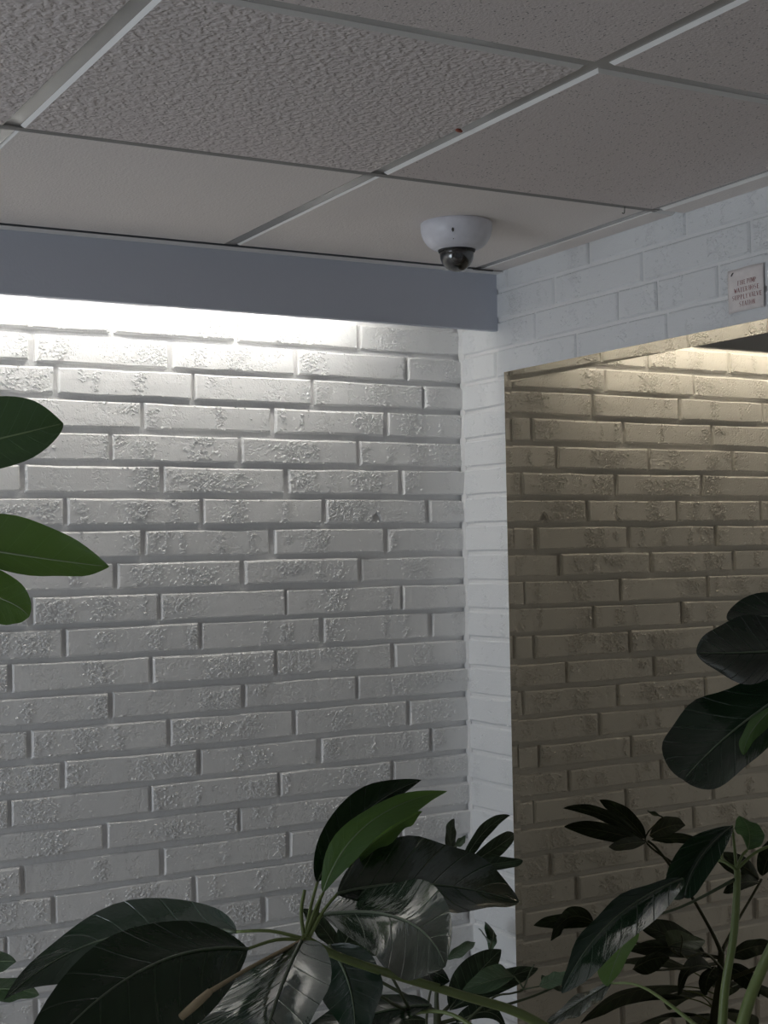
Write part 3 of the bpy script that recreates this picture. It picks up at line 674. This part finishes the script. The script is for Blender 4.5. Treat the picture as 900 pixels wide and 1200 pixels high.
# ------------------------------------------------------------------ suspended ceiling
ceiling = structure(link('ceiling', box_mesh('ceiling', (-4.3, -4.6, 0.05), (0.12, 0.13, 0.12)), M['plaster']))
tilt_m = Matrix(((1, 0, 0, 0), (0, 1, 0, 0), (CAX, CAY, 1, CZ0), (0, 0, 0, 1)))
ax, ay = math.atan(CAY), -math.atan(CAX)
ceiling.rotation_euler = (ax, ay, 0)
ceiling.location = (0, 0, CZ0)
XL = [0.0, -0.066, -0.692, -1.322, -1.948, -2.574, -3.2, -3.826]
YL = [FASCIA_Y, -0.777, -1.380, -1.990, -2.600, -3.210, -3.820]
BAR = 0.024
def tile_mesh(x0, x1, y0, y1, zf, up=0.020, bev=0.0050):
    bm = bmesh.new()
    bmesh.ops.create_cube(bm, size=1.0)
    lo, hi = (x0, y0, zf), (x1, y1, zf + up)
    for v in bm.verts:
        v.co = Vector([lo[i] + (v.co[i] + 0.5) * (hi[i] - lo[i]) for i in range(3)])
    es = [e for e in bm.edges if all(abs(v.co.z - zf) < 1e-6 for v in e.verts)]
    bmesh.ops.bevel(bm, geom=es, offset=bev, segments=1, affect='EDGES')
    for f in bm.faces:
        f.material_index = 0 if f.normal.z < -0.95 else 1
    me = bpy.data.meshes.new('ceiling_tile'); bm.to_mesh(me); bm.free()
    return me
h = BAR / 2
for i in range(len(XL) - 1):
    for jx in range(len(YL) - 1):
        xa, xb = XL[i + 1], XL[i]
        ya, yb = YL[jx + 1], YL[jx]
        x0, x1 = xa + h, (xb - h if i > 0 else xb)
        y0, y1 = ya + h, yb - h
        zf, mat = 0.0, M['tile_pinhole']
        if i == 0:
            x0, x1 = xa + 0.006, 0.003
            mat = M['tile_fine']
            if jx == 0: zf = 0.0035
        elif jx == 0:
            y0, y1, mat, zf = ya - h + 0.017, yb - 0.031, M['tile_fine'], 0.0030
        elif jx == 1 and i in (2, 3): mat = M['tile_coarse']
        elif i >= 3: mat = M['tile_coarse'] if (i + jx) % 3 else M['tile_pinhole']
        link('ceiling_tile', tile_mesh(x0, x1, y0, y1, zf), mat, ceiling).data.materials.append(M['tile_edge'])
for x in XL[2:]:
    link('grid_bar', box_mesh('grid_bar', (x - h, YL[-1], 0.0052), (x + h, FASCIA_Y - 0.026, 0.0067)), M['grid'], ceiling)
link('grid_bar', box_mesh('grid_bar', (XL[1] - 0.010, YL[-1], 0.0052), (XL[1] + 0.010, FASCIA_Y - 0.026, 0.0067)), M['grid'], ceiling)
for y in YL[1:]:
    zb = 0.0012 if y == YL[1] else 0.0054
    link('grid_bar', box_mesh('grid_bar', (XL[-1], y - h, zb), (XL[1] + 0.006, y + (0.0035 if y == YL[1] else h), zb + 0.0015)), M['grid_shade' if y == YL[1] else 'grid'], ceiling)  # first cross bar is coloured darker to stand in for a shaded gap
link('wall_angle', box_mesh('wall_angle', (-4.2, FASCIA_Y - 0.028, -0.0005), (0.0, FASCIA_Y, 0.0010)), M['tile_edge'], ceiling)
# two short slots cut in the angle at the corner
for s in range(2):
    link('angle_slot', box_mesh('angle_slot', (-0.085 - 0.010 * s, FASCIA_Y - 0.030 - 0.010 * s, -0.0006), (-0.030 - 0.006 * s, FASCIA_Y - 0.027 - 0.010 * s, 0.0004)), M['wire'], ceiling)

# ------------------------------------------------------------------ strip light behind the fascia
def strip_light():
    x0, x1, y, z = -1.52, -0.31, -0.120, 0.160
    root = tag(empty('fluorescent_fitting', ((x0 + x1) / 2, y, 0.30)), 'white fluorescent strip light tucked behind the hanging fascia board above the brick wall', 'light', None)
    inv = Matrix.Translation((-(x0 + x1) / 2, -y, -0.30))
    def part(name, me, mat):
        me.transform(inv)
        return link(name, me, mat, root)
    part('housing', box_mesh('housing', (x0 - 0.03, y - 0.012, 0.178), (x1 + 0.03, y + 0.060, 0.205), 0.003), M['metal_white'])
    part('tube', tube_mesh('tube', [(x0, y, z), (x1, y, z)], [0.013, 0.013], 16), M['lamp'])
    for xx in (x0, x1):
        part('lamp_holder', box_mesh('lamp_holder', (xx - 0.012, y - 0.016, z - 0.018), (xx + 0.012, y + 0.016, 0.180), 0.002), M['metal_white'])
    return root
strip_light()

# ------------------------------------------------------------------ bronze mirror with a bevelled edge
def wall_mirror():
    y0, y1 = -0.183, -2.35            # far and near edge
    z1, z0 = -0.0575, -2.15
    w, front, drop = 0.025, -0.0035, 0.0021
    root = tag(empty('wall_mirror', (0, (y0 + y1) / 2, z0)), 'large bronze tinted mirror hanging on the white brick side wall', 'mirror')
    inv = Matrix.Translation((0, -(y0 + y1) / 2, -z0))
    def part(name, vs, fs, mat):
        me = mesh_from(name, vs, fs); me.transform(inv)
        return link(name, me, mat, root)
    i0, i1, j0, j1 = y0 - w, y1 + w, z0 + w, z1 - w
    fr, ed = front, front - drop       # the bevel turns the reflection toward the middle of the mirror
    part('mirror_glass', [(fr, i0, j0), (fr, i1, j0), (fr, i1, j1), (fr, i0, j1)], [(0, 1, 2, 3)], M['mirror'])
    O = [(ed, y0, z0), (ed, y1, z0), (ed, y1, z1), (ed, y0, z1)]
    I = [(fr, i0, j0), (fr, i1, j0), (fr, i1, j1), (fr, i0, j1)]
    for k in range(4):
        n = (k + 1) % 4
        part('bevel_edge', [O[k], O[n], I[n], I[k]], [(0, 1, 2, 3)], M['mirror'])
    B = [(0.0035, p[1], p[2]) for p in O]
    vs = O + B
    part('glass_rim', vs, [(k, (k + 1) % 4, 4 + (k + 1) % 4, 4 + k) for k in range(4)] + [(4, 5, 6, 7)], M['metal_white'])
wall_mirror()

# ------------------------------------------------------------------ dome camera
def dome_camera():
    cx, cy = -0.362, -0.532
    zc = ceil_z(cx, cy) + 0.0035
    root = tag(empty('security_camera', (cx, cy, zc)), 'white dome security camera with a dark lens fixed to the ceiling tile', 'camera')
    R0 = 0.071
    prof = [(0.0, 0.0), (R0 - .002, 0.0), (R0, -0.002), (R0, -0.010)]
    for i in range(1, 13):
        t = i / 12
        prof.append((0.0395 + (R0 - 0.0395) * math.cos(t * math.pi / 2) ** 1.10, -0.008 - 0.044 * math.sin(t * math.pi / 2)))
    prof += [(0.0380, -0.0545), (0.0365, -0.0530), (0.0, -0.0500)]
    link('housing', lathe_mesh('housing', prof, 64), M['plastic'], root)
    link('gasket', lathe_mesh('gasket', [(0.0355, -0.0500), (0.0372, -0.0545), (0.0362, -0.0575), (0.0345, -0.0575), (0.0340, -0.0500)], 48), M['black'], root)
    rb = 0.0335
    dp = [(rb, -0.0500), (rb, -0.063)] + [(rb * math.cos(a * math.pi / 24), -0.063 - rb * math.sin(a * math.pi / 24)) for a in range(1, 12)] + [(0, -0.063 - rb)]
    ri = rb - 0.0050
    dp += [(ri * math.cos(a * math.pi / 24), -0.063 - ri * math.sin(a * math.pi / 24)) for a in range(11, 0, -1)] + [(ri, -0.063), (ri, -0.0500), (rb, -0.0500)]
    dome = link('clear_dome', lathe_mesh('clear_dome', dp, 48), M['dome'], root)
    # black inner shroud, a ball with the lens set in it, looking out and down to the room
    sp = [(0.0, -0.050), (0.0275, -0.050), (0.0275, -0.0585), (0.0215, -0.0600)] + [(0.0205 * math.cos(a * math.pi / 16), -0.062 - 0.0185 * math.sin(a * math.pi / 16)) for a in range(0, 8)] + [(0.0, -0.0806)]
    link('inner_shroud', lathe_mesh('inner_shroud', sp, 40), M['black'], root)
    look = Vector((-0.56, -0.80, -0.35)).normalized()
    rot = Vector((0, 0, 1)).rotation_difference(look).to_matrix().to_4x4()
    def lens_part(name, prof, mat):
        me = lathe_mesh(name, prof, 32)
        me.transform(Matrix.Translation((0, 0, -0.064)) @ rot)
        return link(name, me, mat, root)
    lens_part('lens_barrel', [(0.0, 0.010), (0.0105, 0.010), (0.0105, 0.0220), (0.0090, 0.0228), (0.0080, 0.0210), (0.0, 0.0210)], M['black'])
    lens_part('lens', [(0.0080, 0.0211), (0.0060, 0.0222), (0.0030, 0.0229), (0.0, 0.0231)], M['lens'])
    # countersunk screw hole and dot on the side towards the room
    d = Vector((-0.63, -0.77, 0)).normalized()
    side = Vector((d.y, -d.x, 0))
    def on_shell(name, zc_, r_, w_, h_, mat):
        nrm = (d + Vector((0, 0, -0.42))).normalized()
        up = Vector((0, 0, 1)); up = (up - nrm * up.dot(nrm)).normalized()
        vs, n = [], 14
        for ring, dep in ((1.0, -0.002), (1.0, 0.0008), (0.6, 0.0004)):
            for i in range(n):
                a = 2 * math.pi * i / n
                vs.append(d * r_ + Vector((0, 0, zc_)) + side * (w_ * ring * math.cos(a)) + up * (h_ * ring * math.sin(a)) + nrm * dep)
        fs = [(q * n + i, q * n + (i + 1) % n, (q + 1) * n + (i + 1) % n, (q + 1) * n + i) for q in range(2) for i in range(n)]
        fs.append(tuple(2 * n + i for i in range(n)))
        link(name, mesh_from(name, vs, fs), mat, root)
    on_shell('screw_hole', -0.0275, 0.0677, 0.0022, 0.0042, M['wire'])
    on_shell('screw_recess', -0.0330, 0.0652, 0.0026, 0.0036, M['plastic'])
    on_shell('marker_dot', -0.0430, 0.0580, 0.0009, 0.0009, M['wire'])
dome_camera()

# ------------------------------------------------------------------ paper notice
GLYPH = {   # strokes on a 4 x 6 grid: (x0, y0, x1, y1, width); serif bars are added at upright ends
 'F': [(1,0,1,6,1),(1,5.8,4,5.8,.5),(1,3,3,3,.5)], 'I': [(2,0,2,6,1)],
 'R': [(1,0,1,6,1),(1,5.8,3,5.8,.5),(3.4,5.5,3.4,3.5,.8),(1,3.1,3,3.1,.5),(2.2,3,4,0,.8)],
 'E': [(1,0,1,6,1),(1,5.8,4,5.8,.5),(1,3,3,3,.5),(1,.2,4,.2,.5)],
 'P': [(1,0,1,6,1),(1,5.8,3,5.8,.5),(3.4,5.5,3.4,3.3,.8),(1,2.9,3,2.9,.5)],
 'U': [(.8,1,.8,6,1),(3.6,1,3.6,6,.6),(1,.3,3.4,.3,.6)],
 'M': [(.4,0,.4,6,.6),(.5,6,2.2,1,.9),(2.2,1,3.9,6,.5),(4,0,4,6,1)],
 'W': [(0,6,1.1,0,.9),(1.1,0,2.1,5,.5),(2.1,5,3.1,0,.9),(3.1,0,4.2,6,.5)],
 'A': [(.3,0,2,6,.5),(2,6,3.8,0,1),(1,2,3.1,2,.5)], 'T': [(2,0,2,6,1),(.2,5.8,3.8,5.8,.5)],
 'H': [(.7,0,.7,6,1),(3.5,0,3.5,6,1),(.7,3,3.5,3,.5)],
 'O': [(.6,1.2,.6,4.8,1),(3.5,1.2,3.5,4.8,1),(1,5.7,3,5.7,.5),(1,.3,3,.3,.5)],
 'S': [(.8,3.6,.8,5.2,.8),(1,5.8,3.3,5.8,.5),(1,3.1,3.1,2.9,.7),(3.3,.8,3.3,2.5,.8),(.8,.2,3,.2,.5)],
 'L': [(1,0,1,6,1),(1,.2,4,.2,.5)], 'Y': [(.3,6,2,3,.9),(2,3,3.7,6,.5),(2,0,2,3.2,1)],
 'V': [(.2,6,2,0,1),(2,0,3.8,6,.5)], 'N': [(.6,0,.6,6,.6),(.6,6,3.5,0,1),(3.6,0,3.6,6,.6)],
}
def notice():
    # on the side wall; s runs toward the room (-y), t runs up
    y_far, y_near, zt, zb = -0.9095, -1.0005, 0.0462, -0.0345
    root = tag(empty('paper_notice', (-0.002, (y_far + y_near) / 2, zb)), 'small white paper notice with four lines of red capitals pinned above the mirror', 'notice')
    base = Vector((-0.002, (y_far + y_near) / 2, zb))
    Wd, Ht = y_far - y_near, zt - zb
    def surf(s, t):    # s, t in 0..1 ; paper bows off the wall and curls at the near upper corner
        off = 0.0025 + 0.002 * math.sin(math.pi * s) + 0.010 * max(0, s - 0.80) ** 1.0 * (0.4 + t) + 0.0015 * math.sin(9 * s + 2 * t)
        return Vector((-off, y_far - s * Wd - 0.004 * max(0, t - .8), zb + t * Ht + 0.001 * math.sin(3 * s))) - base
    nx, ny = 14, 10
    vs = [surf(i / nx, j / ny) for j in range(ny + 1) for i in range(nx + 1)]
    fs = [(j * (nx + 1) + i, j * (nx + 1) + i + 1, (j + 1) * (nx + 1) + i + 1, (j + 1) * (nx + 1) + i) for j in range(ny) for i in range(nx)]
    me = mesh_from('sheet', vs, fs, True)
    sh = link('sheet', me, M['paper'], root)
    so = sh.modifiers.new('thickness', 'SOLIDIFY'); so.thickness = 0.0004
    lines = ['FIRE PUMP', 'WATER HOSE', 'SUPPLY VALVE', 'STATION']
    LV, LF = [], []
    def stroke(x0, y0, x1, y1, w):
        d = Vector((x1 - x0, y1 - y0)); L = d.length
        if L < 1e-6: return
        n = Vector((-d.y, d.x)) / L * (w / 2)
        b = len(LV)
        for px, py in ((x0 + n.x, y0 + n.y), (x1 + n.x, y1 + n.y), (x1 - n.x, y1 - n.y), (x0 - n.x, y0 - n.y)):
            p = surf(px, py); LV.append(p + Vector((-0.0007, 0, 0)))
        LF.append((b, b + 1, b + 2, b + 3))
    def stroke_u(ox, oy, ux, uy, g):
        x0, y0, x1, y1, w = g
        # widths are kept in sheet units by working in a square-ish cell
        d = Vector(((x1 - x0) * ux, (y1 - y0) * uy)); L = d.length
        stroke(ox + x0 * ux, oy + y0 * uy, ox + x1 * ux, oy + y1 * uy, w * ux * 1.05)
    for li, text in enumerate(lines):
        cell = {0: 0.068, 1: 0.075, 2: 0.073, 3: 0.070}[li]
        adv = [cell * (0.5 if c == ' ' else (0.62 if c == 'I' else 1.0)) for c in text]
        tot = sum(adv)
        x = 0.55 - tot / 2
        oy = 0.61 - li * 0.165
        uy = 0.105 / 6
        for c, a in zip(text, adv):
            if c != ' ':
                ux = cell * 0.80 / 4
                ox = x - (ux * 0.9 if c == 'I' else 0)
                for g in GLYPH[c]:
                    stroke_u(ox, oy, ux, uy, g)
                    if abs(g[0] - g[2]) < 1e-6 and abs(g[3] - g[1]) > 3:
                        for yy in (min(g[1], g[3]), max(g[1], g[3])):
                            if yy in (0, 6): stroke_u(ox, oy, ux, uy, (g[0] - .8, yy + (.15 if yy == 0 else -.15), g[0] + .8, yy + (.15 if yy == 0 else -.15), .4))
            x += a
    link('lettering', mesh_from('lettering', LV, LF), M['ink'], root)
    pin0, pin1 = surf(0.11, 0.86), surf(0.16, 0.93)
    o = Vector((-0.0012, 0, 0))
    link('staple', tube_mesh('staple', [pin0 + o, (pin0 + pin1) / 2 + o * 1.6, pin1 + o], [0.0008, 0.0010, 0.0008], 6), M['wire'], root)
notice()

# ------------------------------------------------------------------ small things on the ceiling
def ceiling_bits():
    x, y = -0.706, -1.062
    r = tag(link('rust_flake', lathe_mesh('rust_flake', [(0, 0.0015), (0.0045, 0.001), (0.0058, -0.0006), (0.003, -0.002), (0, -0.0022)], 10), M['rust']),
            'small reddish brown flake stuck beside the ceiling grid bar', 'flake')
    r.scale = (1.9, 0.9, 1.0); r.rotation_euler = (0, 0, 0.7)
    r.location = (x, y, ceil_z(x, y) - 0.0006)
    x, y = -0.142, -0.782
    pts = [(0, 0, 0.004), (0, 0, -0.006), (-0.001, 0, -0.013), (-0.004, -0.001, -0.0155), (-0.008, -0.002, -0.0145)]
    hk = tag(link('wire_hook', tube_mesh('wire_hook', pts, [0.0008] * 5, 6), M['wire']), 'tiny dark wire hook hanging from the ceiling grid near the side wall', 'hook')
    hk.location = (x, y, ceil_z(x, y) + 0.003)
ceiling_bits()

# ------------------------------------------------------------------ potted plants
def pot(root, r, hgt):
    link('pot', lathe_mesh('pot', [(0, 0), (r * .72, 0), (r * .95, hgt - .05), (r * 1.02, hgt - .05), (r * 1.03, hgt), (r * .93, hgt), (r * .90, hgt - .06), (0, hgt - .06)], 40), M['pot'], root)
    link('soil', lathe_mesh('soil', [(0, hgt - .030), (r * .5, hgt - .030), (r * .895, hgt - .040), (r * .895, hgt - .06)], 28), M['soil'], root)

PLANT = {
 'LP': ((-1.76, -1.28, FLOOR), 'umbrella plant with bright green backlit leaves reaching in at the left edge'),
 'CP': ((-1.09, -1.62, FLOOR), 'umbrella plant at bottom centre with large glossy dark leaves before the brick wall'),
 'RP': ((-0.80, -1.86, FLOOR), 'umbrella plant on the right with green stem and long pale shining leaf'),
 'KP': ((-0.40, -0.45, FLOOR), 'shadowy umbrella plant in the corner, its dark leaves repeated in the mirror'),
}
roots = {}
for key, (loc, lab) in PLANT.items():
    roots[key] = tag(empty('umbrella_plant', loc), lab, 'plant')
    pot(roots[key], 0.15, 0.30)

def leaf_meshes(pts, wave, tw, nu=26, nv=10):
    P0, PM, P1, EA, EB = [Vector(p) for p in pts]
    tm = tw
    # quadratic midrib through PM at t = tm
    Cc = (PM - P0 * (1 - tm) ** 2 - P1 * tm ** 2) / (2 * tm * (1 - tm))
    mid = lambda t: P0 * (1 - t) ** 2 + Cc * (2 * t * (1 - t)) + P1 * t * t
    tan = lambda t: ((Cc - P0) * (1 - t) + (P1 - Cc) * t).normalized()
    a_, b_ = 0.72, 0.72 * (1 - tm) / tm
    top = tm ** a_ * (1 - tm) ** b_
    prof = lambda t: max(0.0, (t ** a_ * (1 - t) ** b_) / top) if 0 < t < 1 else 0.0
    T0 = tan(tm)
    oa, ob = EA - PM, EB - PM
    L = (P1 - P0).length
    verts, uvs = [], []
    f1, f2, p1, p2 = random.uniform(1.6, 3.0), random.uniform(1.6, 3.0), random.uniform(0, 6), random.uniform(0, 6)
    def point(t, s):
        q = T0.rotation_difference(tan(t))
        o = (q @ (oa if s >= 0 else ob)) * abs(s)
        w = prof(t)
        # slight rounding of each half across the width
        nrm = tan(t).cross(q @ (oa - ob)).normalized()
        wid = (oa - ob).length
        dome = nrm * (-(wid * 0.10) * (abs(s) - abs(s) ** 2) * w)
        und = nrm * (0.45 * wave * abs(s) ** 1.5 * math.sin(2 * math.pi * (f1 if s >= 0 else f2) * t + (p1 if s >= 0 else p2)) * min(1, w * 1.5))
        return mid(t) + o * w - dome + und
    for i in range(nu + 1):
        t = i / nu
        t = 0.5 - 0.5 * math.cos(math.pi * t) if True else t
        for j in range(nv + 1):
            s = -1 + 2 * j / nv
            verts.append(point(t, s)); uvs.append((t, s))
    faces = []
    for i in range(nu):
        for j in range(nv):
            a = i * (nv + 1) + j
            faces.append((a, a + nv + 1, a + nv + 2, a + 1))
    me = bpy.data.meshes.new('leaf')
    me.from_pydata([tuple(v) for v in verts], [], faces)
    uvl = me.uv_layers.new(name='UVMap')
    for lp in me.loops:
        uvl.data[lp.index].uv = uvs[lp.vertex_index]
    # blade normal must agree with (EA - EB) x (tip - base)
    want = (EA - EB).cross(P1 - P0)
    mp = me.polygons[(nu // 2) * nv + nv // 2]
    if mp.normal.dot(want) < 0: me.flip_normals()
    for p in me.polygons: p.use_smooth = True
    rib_pts = [point(t, 0.0) for t in (0.0, 0.1, 0.25, 0.4, 0.55, 0.7, 0.85, 0.97)]
    wmax = (EA - EB).length
    r0 = min(0.0016, wmax * 0.020)
    rib = tube_mesh('midrib', rib_pts, [r0 * k for k in (1.25, 1.1, .95, .8, .65, .5, .35, .2)], 6, 3)
    return me, rib, mid(0.0)

for key, pts, matn, wave, tw, pet in LEAVES:
    root = roots[key]
    inv = Matrix.Translation(-root.location)
    me, rib, b0 = leaf_meshes(pts, wave, tw)
    me.transform(inv); rib.transform(inv)
    lf = link('leaf', me, M[matn], root)
    link('midrib', rib, M['midrib' if matn in ('leaf_bright', 'leaf_mid') else 'midrib_dark'], lf)
    if pet:
        p0 = Vector(pet)
        pm = (p0 + b0) / 2 + Vector((0, 0, 0.004))
        st = tube_mesh('petiole', [p0, pm, b0], [0.0019, 0.0016, 0.0014], 8, 4)
        st.transform(inv)
        link('petiole', st, M['stem_green'], root)

for key, pts, rads, matn, nm in STEMS:
    root = roots[key]
    me = tube_mesh(nm, pts, rads, 10, 6)
    me.transform(Matrix.Translation(-root.location))
    link(nm, me, M[matn], root)
